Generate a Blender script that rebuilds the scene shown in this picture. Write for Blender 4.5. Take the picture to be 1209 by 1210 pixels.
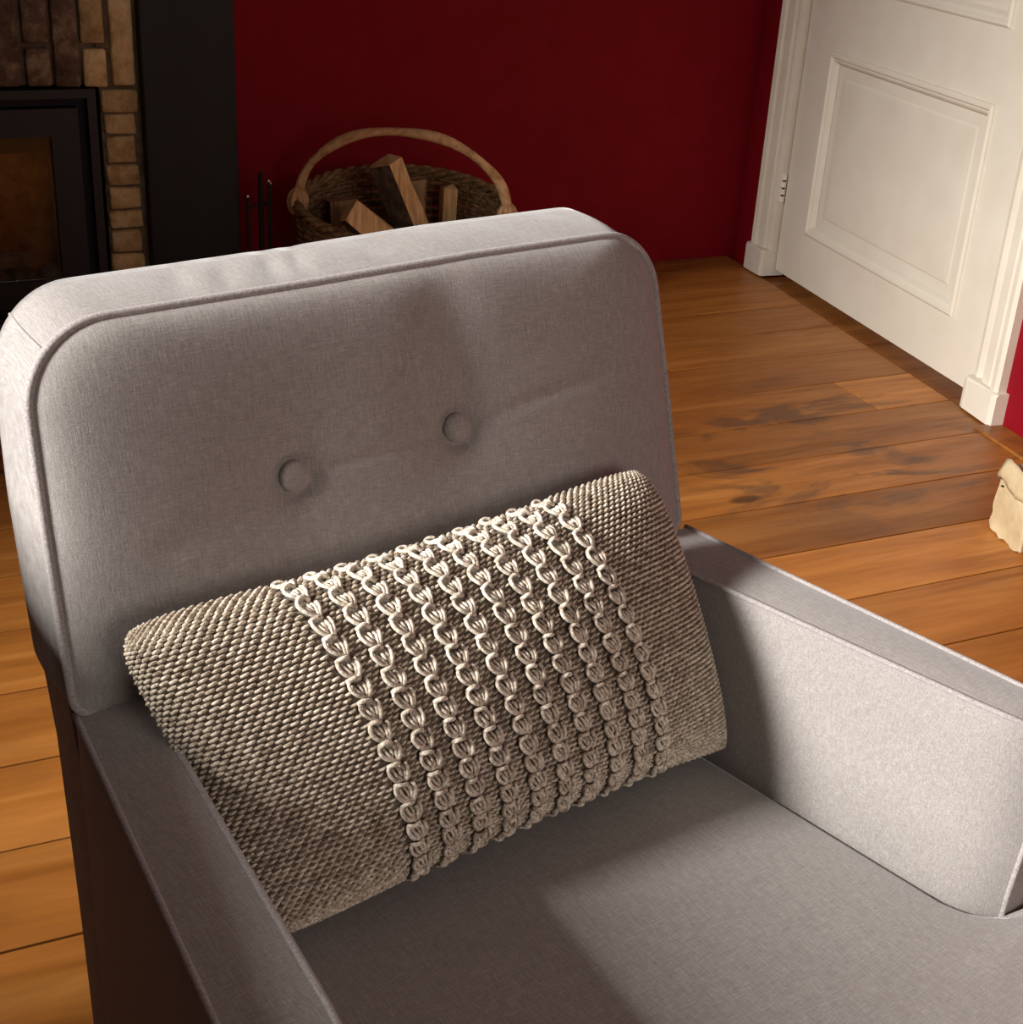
import bpy, bmesh, math, random
import numpy as np
from mathutils import Vector, Matrix

for o in list(bpy.data.objects):
    bpy.data.objects.remove(o, do_unlink=True)
scene = bpy.context.scene
C = scene.collection
random.seed(7)
rng = np.random.default_rng(7)

# ------------------------------------------------------------------ camera
CAM_H, PITCH, ROLL, YAW, FPX = 1.2158, 0.4610, 0.0610, 0.4497, 1689.0
fw = Vector((math.sin(YAW) * math.cos(PITCH), math.cos(YAW) * math.cos(PITCH), -math.sin(PITCH)))
rt = Vector((math.cos(YAW), -math.sin(YAW), 0))
up = rt.cross(fw)
r2 = rt * math.cos(ROLL) + up * math.sin(ROLL)
u2 = -rt * math.sin(ROLL) + up * math.cos(ROLL)
cam_data = bpy.data.cameras.new('camera')
cam_data.sensor_width = 36.0
cam_data.lens = 36.0 * FPX / 1209.0
cam_data.clip_start = 0.02
cam = bpy.data.objects.new('camera', cam_data)
C.objects.link(cam)
m = Matrix.Identity(4)
for i in range(3):
    m[i][0], m[i][1], m[i][2] = r2[i], u2[i], -fw[i]
m[0][3], m[1][3], m[2][3] = 0.0, 0.0, CAM_H
cam.matrix_world = m
scene.camera = cam

# ------------------------------------------------------------------ world, window light, exposure
world = bpy.data.worlds.new('World')
scene.world = world
world.use_nodes = True
world.node_tree.nodes['Background'].inputs[0].default_value = (0.75, 0.85, 1.0, 1)
world.node_tree.nodes['Background'].inputs[1].default_value = 0.25
vs = scene.view_settings
vs.view_transform = 'Standard'
vs.look = 'None'
vs.gamma = 1.0
vs.exposure = 0.0
vs.use_curve_mapping = False


def area(name, loc, target, sx, sy, power, col):
    l = bpy.data.lights.new(name, 'AREA')
    l.shape = 'RECTANGLE'
    l.size, l.size_y, l.energy, l.color = sx, sy, power, col
    o = bpy.data.objects.new(name, l)
    C.objects.link(o)
    o.location = loc
    d = Vector(target) - Vector(loc)
    o.rotation_euler = d.to_track_quat('-Z', 'Z').to_euler()
    return o


# daylight entering the window openings of the left wall and of the wall behind the camera
LWX, FWY, CEIL = -1.75, -1.9, 2.55
WIN_L = (0.30, 1.72, 1.15, 2.35)      # y0,y1,z0,z1
WIN_F = (0.3, 1.9, 0.8, 2.2)         # x0,x1,z0,z1
area('window_daylight_side', (-4.3, 0.88, 2.90), (0.4, 1.05, 0.6), 1.0, 1.0, 800, (1.0, 0.97, 0.93))
area('window_daylight_front', ((WIN_F[0] + WIN_F[1]) / 2, FWY - 0.16, 1.5), ((WIN_F[0] + WIN_F[1]) / 2, 0, 1.3),
     WIN_F[1] - WIN_F[0], WIN_F[3] - WIN_F[2], 29, (1.0, 0.93, 0.85))


# ------------------------------------------------------------------ material helpers
def mat(name, col, rough=0.7, metal=0.0, spec=0.5):
    m_ = bpy.data.materials.new(name)
    m_.use_nodes = True
    b = m_.node_tree.nodes['Principled BSDF']
    b.inputs['Base Color'].default_value = (*col, 1)
    b.inputs['Roughness'].default_value = rough
    b.inputs['Metallic'].default_value = metal
    b.inputs['Specular IOR Level'].default_value = spec
    return m_


class NT:
    def __init__(self, m_):
        self.t = m_.node_tree
        self.b = self.t.nodes['Principled BSDF']

    def n(self, typ, ins=None, **kw):
        nd = self.t.nodes.new(typ)
        for k, v in kw.items():
            setattr(nd, k, v)
        for k, v in (ins or {}).items():
            if hasattr(v, 'links') or isinstance(v, bpy.types.NodeSocket):
                self.t.links.new(v, nd.inputs[k])
            else:
                nd.inputs[k].default_value = v
        return nd

    def link(self, a, b):
        self.t.links.new(a, b)

    def coords(self, scale, kind='Object', rot=(0, 0, 0), loc=None):
        tc = self.n('ShaderNodeTexCoord')
        mp = self.n('ShaderNodeMapping', {'Vector': tc.outputs[kind], 'Scale': scale, 'Rotation': rot})
        if loc is not None:
            self.link(loc, mp.inputs['Location'])
        return mp.outputs[0]

    def noise(self, vec, scale=1.0, detail=3.0, rough=0.5, dist=0.0):
        return self.n('ShaderNodeTexNoise', {'Vector': vec, 'Scale': scale, 'Detail': detail, 'Roughness': rough, 'Distortion': dist}).outputs['Fac']

    def ramp(self, fac, stops):
        r = self.n('ShaderNodeValToRGB', {'Fac': fac})
        e = r.color_ramp.elements
        while len(e) < len(stops):
            e.new(0.5)
        for el, (p, c) in zip(e, stops):
            el.position = p
            el.color = (*c, 1) if len(c) == 3 else c
        return r.outputs['Color']

    def mix(self, a, b, fac, mode='MIX'):
        nd = self.n('ShaderNodeMix', data_type='RGBA', blend_type=mode)
        for s, v in ((nd.inputs[0], fac), (nd.inputs[6], a), (nd.inputs[7], b)):
            if isinstance(v, bpy.types.NodeSocket):
                self.link(v, s)
            else:
                s.default_value = v if not isinstance(v, tuple) else ((*v, 1) if len(v) == 3 else v)
        return nd.outputs[2]

    def math(self, op, a, b=0.0, clamp=False):
        nd = self.n('ShaderNodeMath', operation=op, use_clamp=clamp)
        for s, v in ((nd.inputs[0], a), (nd.inputs[1], b)):
            if isinstance(v, bpy.types.NodeSocket):
                self.link(v, s)
            else:
                s.default_value = v
        return nd.outputs[0]

    def bump(self, h, strength=0.3, dist=0.002):
        nd = self.n('ShaderNodeBump', {'Height': h, 'Strength': strength, 'Distance': dist})
        self.link(nd.outputs[0], self.b.inputs['Normal'])


M = {}


def make_fabric(name, sa, sb):
    m_ = mat(name, (0.3, 0.27, 0.26), 0.82, spec=0.25)
    t = NT(m_)
    a = t.noise(t.coords(sa), 1.0, 2.0, 0.6)       # weft slubs
    b = t.noise(t.coords(sb), 1.0, 2.0, 0.6)      # warp slubs
    c = t.noise(t.coords((700, 700, 700)), 1.0, 1.0)
    big = t.noise(t.coords((9, 9, 9)), 1.0, 2.0)
    f = t.math('ADD', t.math('MULTIPLY', a, 0.4), t.math('ADD', t.math('MULTIPLY', b, 0.4), t.math('MULTIPLY', c, 0.2)))
    col = t.ramp(f, [(0.36, (0.232, 0.209, 0.195)), (0.52, (0.322, 0.295, 0.279)), (0.66, (0.425, 0.397, 0.378))])
    col = t.mix(col, (0.80, 0.76, 0.74), t.math('MULTIPLY', big, 0.2), 'MULTIPLY')
    t.link(col, t.b.inputs['Base Color'])
    t.b.inputs['Sheen Weight'].default_value = 0.35
    t.b.inputs['Sheen Roughness'].default_value = 0.45
    t.bump(f, 0.35, 0.0012)
    return m_


M['fabric'] = make_fabric('grey_linen', (80, 1300, 1300), (1300, 80, 80))
M['fabric_side'] = make_fabric('grey_linen_side', (1300, 80, 1300), (1300, 1300, 80))


def make_piping():
    m_ = mat('grey_piping', (0.33, 0.295, 0.285), 0.8, spec=0.25)
    t = NT(m_)
    c = t.noise(t.coords((500, 500, 500)), 1.0, 2.0)
    t.link(t.ramp(c, [(0.3, (0.25, 0.22, 0.21)), (0.7, (0.42, 0.38, 0.37))]), t.b.inputs['Base Color'])
    t.b.inputs['Sheen Weight'].default_value = 0.3
    t.bump(c, 0.3, 0.001)
    return m_


M['piping'] = make_piping()
M['dark_wood'] = mat('dark_leg_wood', (0.03, 0.016, 0.01), 0.45)


def make_yarn(name, lo, mid, hi):
    m_ = mat(name, mid, 0.78, spec=0.3)
    t = NT(m_)
    c = t.noise(t.coords((330, 330, 330)), 1.0, 2.0, 0.6)
    d = t.noise(t.coords((95, 95, 95)), 1.0, 2.0)
    f = t.math('ADD', t.math('MULTIPLY', c, 0.65), t.math('MULTIPLY', d, 0.35))
    t.link(t.ramp(f, [(0.38, lo), (0.5, mid), (0.62, hi)]), t.b.inputs['Base Color'])
    t.b.inputs['Sheen Weight'].default_value = 0.25
    t.bump(c, 0.4, 0.0012)
    return m_


M['yarn'] = make_yarn('taupe_melange_yarn', (0.26, 0.20, 0.14), (0.54, 0.455, 0.35), (0.84, 0.75, 0.62))
M['yarn_pale'] = make_yarn('pale_melange_yarn', (0.33, 0.265, 0.195), (0.60, 0.52, 0.415), (0.86, 0.78, 0.66))
M['knit_base'] = make_yarn('knit_ground', (0.07, 0.05, 0.035), (0.12, 0.09, 0.066), (0.2, 0.16, 0.12))


def make_floor(name, tone=(1, 1, 1)):
    m_ = mat(name, (0.3, 0.12, 0.03), 0.42, spec=0.4)
    t = NT(m_)
    oi = t.n('ShaderNodeObjectInfo')
    off = t.n('ShaderNodeCombineXYZ', {'X': t.math('MULTIPLY', oi.outputs['Random'], 37.0), 'Y': t.math('MULTIPLY', oi.outputs['Random'], 11.0), 'Z': 0.0}).outputs[0]
    g = t.noise(t.coords((1.5, 16, 1), loc=off), 1.0, 3.0, 0.5, 0.9)
    g2 = t.noise(t.coords((9, 90, 1), loc=off), 1.0, 2.0, 0.5, 0.3)
    col = t.ramp(g, [(0.22, (0.25, 0.084, 0.014)), (0.5, (0.38, 0.142, 0.026)), (0.78, (0.50, 0.21, 0.048))])
    col = t.mix(col, t.ramp(g2, [(0.3, (0.72, 0.66, 0.6)), (0.6, (1, 1, 1))]), 0.35, 'MULTIPLY')
    col = t.mix(col, oi.outputs['Color'], 1.0, 'MULTIPLY')
    # old dark water and wear stains, in patches of their own
    st = t.noise(t.coords((3.0, 7.5, 1)), 1.0, 5.0, 0.62, 0.9)
    stm = t.ramp(st, [(0.52, (0, 0, 0)), (0.60, (1, 1, 1))])
    pos = t.n('ShaderNodeTexCoord').outputs['Object']
    dist = t.n('ShaderNodeVectorMath', {0: t.n('ShaderNodeMapping', {'Vector': pos, 'Location': (-1.85, -2.28, 0)}).outputs[0]}, operation='MULTIPLY')
    dist.inputs[1].default_value = (1.5, 1.9, 1)
    ln = t.n('ShaderNodeVectorMath', {0: dist.outputs[0]}, operation='LENGTH').outputs['Value']
    area_m = t.ramp(ln, [(0.35, (1, 1, 1)), (0.85, (0.12, 0.12, 0.12))])
    stm = t.mix(stm, area_m, 1.0, 'MULTIPLY')
    col = t.mix(col, (0.085, 0.042, 0.022), t.math('MULTIPLY', stm, 0.72))
    kn = t.n('ShaderNodeTexVoronoi', {'Vector': t.coords((1.9, 4.2, 1), loc=off), 'Scale': 1.0})
    km = t.ramp(kn.outputs['Distance'], [(0.05, (1, 1, 1)), (0.085, (0, 0, 0))])
    col = t.mix(col, (0.06, 0.022, 0.008), t.math('MULTIPLY', km, 0.8))
    col = t.mix(col, tone, 1.0, 'MULTIPLY')
    t.link(col, t.b.inputs['Base Color'])
    t.link(t.ramp(g2, [(0.3, (0.5, 0.5, 0.5)), (0.7, (0.36, 0.36, 0.36))]), t.b.inputs['Roughness'])
    t.bump(t.math('ADD', t.math('MULTIPLY', g, 0.7), t.math('MULTIPLY', g2, 0.3)), 0.12, 0.003)
    return m_


M['plank'] = make_floor('oiled_pine_planks')
M['border'] = make_floor('floor_border_board', (0.8, 0.76, 0.8))
M['subfloor'] = mat('dark_subfloor', (0.02, 0.01, 0.006), 0.9)


def make_wall():
    m_ = mat('crimson_wall_paint', (0.12, 0.004, 0.009), 0.7, spec=0.12)
    t = NT(m_)
    a = t.noise(t.coords((14, 14, 14)), 1.0, 4.0)
    b = t.noise(t.coords((260, 260, 260)), 1.0, 2.0)
    t.link(t.ramp(a, [(0.3, (0.20, 0.0024, 0.008)), (0.7, (0.225, 0.0035, 0.0105))]), t.b.inputs['Base Color'])
    t.bump(b, 0.12, 0.002)
    return m_


M['red'] = make_wall()


def make_cream():
    m_ = mat('cream_gloss_paint', (0.66, 0.62, 0.54), 0.45, spec=0.4)
    t = NT(m_)
    a = t.noise(t.coords((9, 9, 9)), 1.0, 4.0)
    b = t.noise(t.coords((120, 120, 30)), 1.0, 3.0)
    t.link(t.ramp(a, [(0.3, (0.69, 0.625, 0.515)), (0.7, (0.74, 0.68, 0.575))]), t.b.inputs['Base Color'])
    t.bump(b, 0.08, 0.002)
    return m_


M['cream'] = make_cream()
M['ceiling'] = mat('white_ceiling', (0.6, 0.58, 0.55), 0.9)
M['wall_pale'] = mat('far_wall_paint', (0.16, 0.01, 0.015), 0.8)


def make_brick(name, c0, c1, c2):
    m_ = mat(name, c1, 0.9, spec=0.2)
    t = NT(m_)
    oi = t.n('ShaderNodeObjectInfo')
    off = t.n('ShaderNodeCombineXYZ', {'X': t.math('MULTIPLY', oi.outputs['Random'], 31.0), 'Y': 0.0, 'Z': t.math('MULTIPLY', oi.outputs['Random'], 17.0)}).outputs[0]
    a = t.noise(t.coords((22, 22, 22), loc=off), 1.0, 5.0, 0.65)
    b = t.noise(t.coords((130, 130, 130), loc=off), 1.0, 3.0)
    col = t.ramp(a, [(0.28, c0), (0.5, c1), (0.72, c2)])
    var = t.ramp(oi.outputs['Random'], [(0.0, (0.7, 0.66, 0.62)), (1.0, (1.15, 1.1, 1.05))])
    t.link(t.mix(col, var, 1.0, 'MULTIPLY'), t.b.inputs['Base Color'])
    t.bump(t.math('ADD', a, b), 0.6, 0.008)
    return m_


M['brick'] = make_brick('buff_brick', (0.30, 0.21, 0.095), (0.58, 0.455, 0.22), (0.76, 0.64, 0.38))
M['brick_soot'] = make_brick('sooty_brick', (0.07, 0.045, 0.032), (0.17, 0.12, 0.08), (0.42, 0.32, 0.22))
M['mortar'] = make_brick('brown_mortar', (0.10, 0.075, 0.048), (0.17, 0.13, 0.085), (0.27, 0.22, 0.15))


def make_black():
    m_ = mat('black_painted_wood', (0.012, 0.014, 0.013), 0.55, spec=0.3)
    t = NT(m_)
    a = t.noise(t.coords((5, 5, 1.2)), 1.0, 4.0)
    sp = t.n('ShaderNodeTexVoronoi', {'Vector': t.coords((16, 16, 12)), 'Scale': 1.0, 'Randomness': 1.0})
    spm = t.ramp(sp.outputs['Distance'], [(0.035, (1, 1, 1)), (0.05, (0, 0, 0))])
    gate = t.ramp(t.noise(t.coords((9, 9, 6)), 1.0, 1.0), [(0.54, (0, 0, 0)), (0.60, (1, 1, 1))])
    col = t.ramp(a, [(0.3, (0.006, 0.007, 0.0065)), (0.7, (0.012, 0.014, 0.013))])
    col = t.mix(col, (0.4, 0.38, 0.33), t.mix(spm, gate, 1.0, 'MULTIPLY'))
    t.link(col, t.b.inputs['Base Color'])
    return m_


M['black'] = make_black()
M['iron'] = mat('black_stove_iron', (0.014, 0.014, 0.0135), 0.55, spec=0.4)
M['iron_dark'] = mat('sooty_iron', (0.006, 0.006, 0.006), 0.8)
M['chrome'] = mat('polished_steel', (0.7, 0.7, 0.7), 0.2, 1.0)
M['firebrick'] = make_brick('firebox_lining', (0.25, 0.11, 0.035), (0.46, 0.22, 0.075), (0.62, 0.33, 0.13))
M['ash'] = make_brick('grey_ash', (0.2, 0.17, 0.14), (0.36, 0.32, 0.27), (0.5, 0.46, 0.40))


def make_glass():
    m_ = bpy.data.materials.new('smoked_stove_glass')
    m_.use_nodes = True
    t = m_.node_tree
    t.nodes.clear()
    o = t.nodes.new('ShaderNodeOutputMaterial')
    a = t.nodes.new('ShaderNodeBsdfTransparent')
    a.inputs[0].default_value = (0.80, 0.74, 0.66, 1)
    g = t.nodes.new('ShaderNodeBsdfGlossy')
    g.inputs['Roughness'].default_value = 0.08
    f = t.nodes.new('ShaderNodeFresnel')
    f.inputs[0].default_value = 1.45
    x = t.nodes.new('ShaderNodeMixShader')
    t.links.new(f.outputs[0], x.inputs[0])
    t.links.new(a.outputs[0], x.inputs[1])
    t.links.new(g.outputs[0], x.inputs[2])
    t.links.new(x.outputs[0], o.inputs[0])
    return m_


M['glass'] = make_glass()


def make_wood(name, c0, c1, c2, sc=(90, 90, 8)):
    m_ = mat(name, c1, 0.75, spec=0.25)
    t = NT(m_)
    oi = t.n('ShaderNodeObjectInfo')
    off = t.n('ShaderNodeCombineXYZ', {'X': t.math('MULTIPLY', oi.outputs['Random'], 31.0), 'Y': 0.0, 'Z': 0.0}).outputs[0]
    a = t.noise(t.coords(sc, loc=off), 1.0, 4.0, 0.6, 0.4)
    t.link(t.ramp(a, [(0.3, c0), (0.5, c1), (0.7, c2)]), t.b.inputs['Base Color'])
    t.bump(a, 0.5, 0.004)
    return m_


M['log'] = make_wood('split_firewood', (0.36, 0.21, 0.085), (0.60, 0.39, 0.175), (0.74, 0.53, 0.28))
M['log_dull'] = make_wood('weathered_firewood', (0.18, 0.11, 0.055), (0.33, 0.215, 0.11), (0.46, 0.31, 0.17))
M['bark'] = make_wood('log_bark', (0.02, 0.012, 0.008), (0.06, 0.038, 0.024), (0.11, 0.07, 0.045), (60, 60, 20))
M['wicker'] = make_wood('brown_wicker', (0.09, 0.048, 0.02), (0.21, 0.12, 0.054), (0.36, 0.22, 0.105), (80, 80, 80))
M['handle'] = make_wood('peeled_branch', (0.32, 0.17, 0.07), (0.56, 0.34, 0.16), (0.70, 0.47, 0.25), (40, 40, 40))


def make_paper():
    m_ = mat('cream_waxed_paper', (0.7, 0.58, 0.40), 0.42, spec=0.5)
    t = NT(m_)
    a = t.noise(t.coords((14, 14, 14)), 1.0, 4.0)
    t.link(t.ramp(a, [(0.3, (0.44, 0.325, 0.18)), (0.7, (0.58, 0.46, 0.29))]), t.b.inputs['Base Color'])
    t.bump(a, 0.5, 0.02)
    return m_


M['paper'] = make_paper()


# ------------------------------------------------------------------ mesh helpers
def link(name, verts, faces, material, parent=None, smooth=False, mats=None, fm=None):
    me = bpy.data.meshes.new(name)
    me.from_pydata([tuple(map(float, v)) for v in verts], [], [tuple(int(i) for i in f) for f in faces])
    if mats:
        for x in mats:
            me.materials.append(x)
        me.polygons.foreach_set('material_index', fm)
    else:
        me.materials.append(material)
    bm = bmesh.new()
    bm.from_mesh(me)
    bmesh.ops.recalc_face_normals(bm, faces=bm.faces)
    bm.to_mesh(me)
    bm.free()
    if smooth:
        me.polygons.foreach_set('use_smooth', [True] * len(me.polygons))
    me.update()
    o = bpy.data.objects.new(name, me)
    C.objects.link(o)
    if parent:
        o.parent = parent
    return o


def tag(o, label=None, cat=None, group=None, kind=None):
    for k, v in (('label', label), ('category', cat), ('group', group), ('kind', kind)):
        if v:
            o[k] = v
    return o


def empty(name, loc=(0, 0, 0), rz=0.0, parent=None):
    o = bpy.data.objects.new(name, None)
    C.objects.link(o)
    o.location = loc
    o.rotation_euler = (0, 0, rz)
    o.empty_display_size = 0.05
    if parent:
        o.parent = parent
    return o


class MB:
    """collects geometry for ONE part"""

    def __init__(self):
        self.v, self.f, self.m, self.cur = [], [], [], 0

    def add(self, vs_, fs_):
        o = len(self.v)
        self.v += [tuple(map(float, p)) for p in vs_]
        self.f += [tuple(i + o for i in f) for f in fs_]
        self.m += [self.cur] * len(fs_)
        return self

    def box(self, x0, x1, y0, y1, z0, z1, bev=0.0):
        if bev <= 0:
            v = [(x, y, z) for z in (z0, z1) for y in (y0, y1) for x in (x0, x1)]
            return self.add(v, [(0, 2, 3, 1), (4, 5, 7, 6), (0, 1, 5, 4), (2, 6, 7, 3), (0, 4, 6, 2), (1, 3, 7, 5)])
        bm = bmesh.new()
        bmesh.ops.create_cube(bm, size=1.0)
        for q in bm.verts:
            q.co = Vector(((x0 + x1) / 2 + q.co.x * (x1 - x0), (y0 + y1) / 2 + q.co.y * (y1 - y0), (z0 + z1) / 2 + q.co.z * (z1 - z0)))
        bmesh.ops.bevel(bm, geom=bm.edges[:], offset=bev, segments=2, affect='EDGES', profile=0.5)
        bm.verts.index_update()
        self.add([q.co[:] for q in bm.verts], [[q.index for q in f.verts] for f in bm.faces])
        bm.free()
        return self

    def tube(self, pts, r, sides=8, closed=False, caps=True, flat=1.0, updir=None):
        P = np.array(pts, float)
        n = len(P)
        rr = np.full(n, r) if np.isscalar(r) else np.array(r, float)
        T = np.zeros_like(P)
        if closed:
            T = np.roll(P, -1, 0) - np.roll(P, 1, 0)
        else:
            T[1:-1] = P[2:] - P[:-2]
            T[0], T[-1] = P[1] - P[0], P[-1] - P[-2]
        T /= np.maximum(np.linalg.norm(T, axis=1, keepdims=True), 1e-9)
        a = np.array(updir if updir is not None else ((0, 0, 1) if abs(T[0][2]) < 0.9 else (1, 0, 0)), float)
        vs_, prev = [], None
        for i in range(n):
            if prev is None or updir is not None:
                n1 = a - T[i] * np.dot(a, T[i])
            else:
                n1 = prev - T[i] * np.dot(prev, T[i])
            n1 /= max(np.linalg.norm(n1), 1e-9)
            prev = n1
            n2 = np.cross(T[i], n1)
            for k in range(sides):
                th = 2 * math.pi * k / sides
                vs_.append(P[i] + rr[i] * (flat * math.cos(th) * n1 + math.sin(th) * n2))
        fs_ = []
        for i in range(n if closed else n - 1):
            j = (i + 1) % n
            for k in range(sides):
                k2 = (k + 1) % sides
                fs_.append((i * sides + k, i * sides + k2, j * sides + k2, j * sides + k))
        if not closed and caps:
            fs_.append(tuple(range(sides - 1, -1, -1)))
            fs_.append(tuple((n - 1) * sides + k for k in range(sides)))
        return self.add(vs_, fs_)

    def prism(self, poly, axis_vec):
        n = len(poly)
        a = np.array(axis_vec, float)
        v = [np.array(p, float) for p in poly] + [np.array(p, float) + a for p in poly]
        f = [tuple(range(n - 1, -1, -1)), tuple(range(n, 2 * n))] + [(i, (i + 1) % n, n + (i + 1) % n, n + i) for i in range(n)]
        return self.add(v, f)

    def lathe(self, prof, c=(0, 0, 0), seg=24):
        vs_, fs_ = [], []
        for (r, z) in prof:
            for k in range(seg):
                t = 2 * math.pi * k / seg
                vs_.append((c[0] + r * math.cos(t), c[1] + r * math.sin(t), c[2] + z))
        for i in range(len(prof) - 1):
            for k in range(seg):
                k2 = (k + 1) % seg
                fs_.append((i * seg + k, i * seg + k2, (i + 1) * seg + k2, (i + 1) * seg + k))
        fs_.append(tuple(range(seg - 1, -1, -1)))
        fs_.append(tuple((len(prof) - 1) * seg + k for k in range(seg)))
        return self.add(vs_, fs_)

    def build(self, name, material, parent=None, smooth=False, mats=None):
        return link(name, self.v, self.f, material, parent, smooth, mats, self.m if mats else None)


def auto_smooth(o, ang=40):
    me = o.data
    me.polygons.foreach_set('use_smooth', [True] * len(me.polygons))
    bm = bmesh.new()
    bm.from_mesh(me)
    for e in bm.edges:
        if len(e.link_faces) == 2 and e.calc_face_angle(0) > math.radians(ang):
            e.smooth = False
    bm.to_mesh(me)
    bm.free()
    return o


# ------------------------------------------------------------------ room shell
WALL_Y = 3.612
DA = np.array([2.441, 3.38])                       # hinge-side foot of the door on the slightly skew right wall
DD = np.array([2.339, 2.387]) - DA
DD /= np.linalg.norm(DD)                            # along the wall towards the camera
DN = np.array([DD[1], -DD[0]])                      # into the room (-x)
if DN[0] > 0:
    DN = -DN


def rw(s, n_, z):
    """point on the right wall: s along, n_ out into the room, z up"""
    q = DA + DD * s + DN * n_
    return (q[0], q[1], z)


def rbox(mb, s0, s1, n0, n1, z0, z1):
    v = [rw(s, n_, z) for z in (z0, z1) for n_ in (n0, n1) for s in (s0, s1)]
    return mb.add(v, [(0, 2, 3, 1), (4, 5, 7, 6), (0, 1, 5, 4), (2, 6, 7, 3), (0, 4, 6, 2), (1, 3, 7, 5)])


def xb(y, off):
    """x of the right wall line at depth y, moved off into the room"""
    s = (y - DA[1]) / DD[1]
    return DA[0] + DD[0] * s - off


floor = tag(MB().box(LWX, 3.1, FWY, WALL_Y + 0.05, -0.12, -0.022).build('floor', M['subfloor']),
            'wide orange-brown wooden plank floor with dark stains', None, None, 'structure')
tag(MB().box(LWX - 0.2, 3.2, WALL_Y, WALL_Y + 0.15, -0.1, CEIL).build('wall_back', M['red']), 'deep crimson painted wall behind the log basket', None, None, 'structure')
w = MB()
rbox(w, -0.5, -0.03, 0.012, -0.12, -0.1, CEIL)
rbox(w, 1.03, 5.6, 0.012, -0.12, -0.1, CEIL)
rbox(w, -0.03, 1.03, 0.012, -0.12, 2.06, CEIL)
tag(w.build('wall_right', M['red']), 'crimson painted wall around the cream door', None, None, 'structure')
tag(MB().box(LWX - 0.2, 3.2, FWY - 0.2, WALL_Y + 0.15, CEIL, CEIL + 0.1).build('ceiling', M['ceiling']), 'plain white ceiling', None, None, 'structure')
w = MB()
y0, y1, z0, z1 = WIN_L
w.box(LWX - 0.12, LWX, FWY, y0, -0.1, CEIL).box(LWX - 0.12, LWX, y1, WALL_Y, -0.1, CEIL)
w.box(LWX - 0.12, LWX, y0, y1, -0.1, z0).box(LWX - 0.12, LWX, y0, y1, z1, CEIL)
tag(w.build('wall_left', M['wall_pale']), 'side wall with a tall window opening', None, None, 'structure')
w = MB()
x0, x1, z0, z1 = WIN_F
w.box(LWX, x0, FWY - 0.12, FWY, -0.1, CEIL).box(x1, 3.0, FWY - 0.12, FWY, -0.1, CEIL)
w.box(x0, x1, FWY - 0.12, FWY, -0.1, z0).box(x0, x1, FWY - 0.12, FWY, z1, CEIL)
tag(w.build('wall_front', M['wall_pale']), 'wall with a window opening facing the fireplace', None, None, 'structure')
# window frames (out of view)
w = MB()
y0, y1, z0, z1 = WIN_L
for (a0, a1, b0, b1) in ((y0, y0 + .05, z0, z1), (y1 - .05, y1, z0, z1), (y0 + .05, y1 - .05, z0, z0 + .05), (y0 + .05, y1 - .05, z1 - .05, z1)):
    w.box(LWX - 0.09, LWX - 0.03, a0, a1, b0, b1)
tag(w.build('window_1', M['cream']), 'cream frame of the side window', None, None, 'structure')
w = MB()
x0, x1, z0, z1 = WIN_F
for (a0, a1, b0, b1) in ((x0, x0 + .05, z0, z1), (x1 - .05, x1, z0, z1), (x0 + .05, x1 - .05, z0, z0 + .05), (x0 + .05, x1 - .05, z1 - .05, z1)):
    w.box(a0, a1, FWY - 0.09, FWY - 0.03, b0, b1)
tag(w.build('window_2', M['cream']), 'cream frame of the window facing the fireplace', None, None, 'structure')

# planks: every board its own piece
PW = 0.1792
SEAM0 = 1.35


def plank(xl, xr0, xr1, ya, yb, jit, tone):
    """board between depths ya and yb; right end slants from xr0 (at ya) to xr1 (at yb)"""
    g, c = 0.0019, 0.0007
    z1 = jit
    q0 = [(xl + g, ya + g), (xr0 - g, ya + g), (xr1 - g, yb - g), (xl + g, yb - g)]
    q1 = [(xl + g + c, ya + g + c), (xr0 - g - c, ya + g + c), (xr1 - g - c, yb - g - c), (xl + g + c, yb - g - c)]
    cx, cy = (xl + (xr0 + xr1) / 2) / 2, (ya + yb) / 2
    v = [(x, y, -0.022) for x, y in q0] + [(x, y, z1 - 0.0008) for x, y in q0] + [(x, y, z1) for x, y in q1]
    f = [(0, 1, 5, 4), (1, 2, 6, 5), (2, 3, 7, 6), (3, 0, 4, 7), (4, 5, 9, 8), (5, 6, 10, 9), (6, 7, 11, 10), (7, 4, 8, 11), (8, 9, 10, 11)]
    o = link('plank', v, f, M['plank'], floor)
    o.color = (tone, tone * (0.985 if tone > 0.9 else 0.95), tone * (0.97 if tone > 0.9 else 0.93), 1)
    return o


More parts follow.
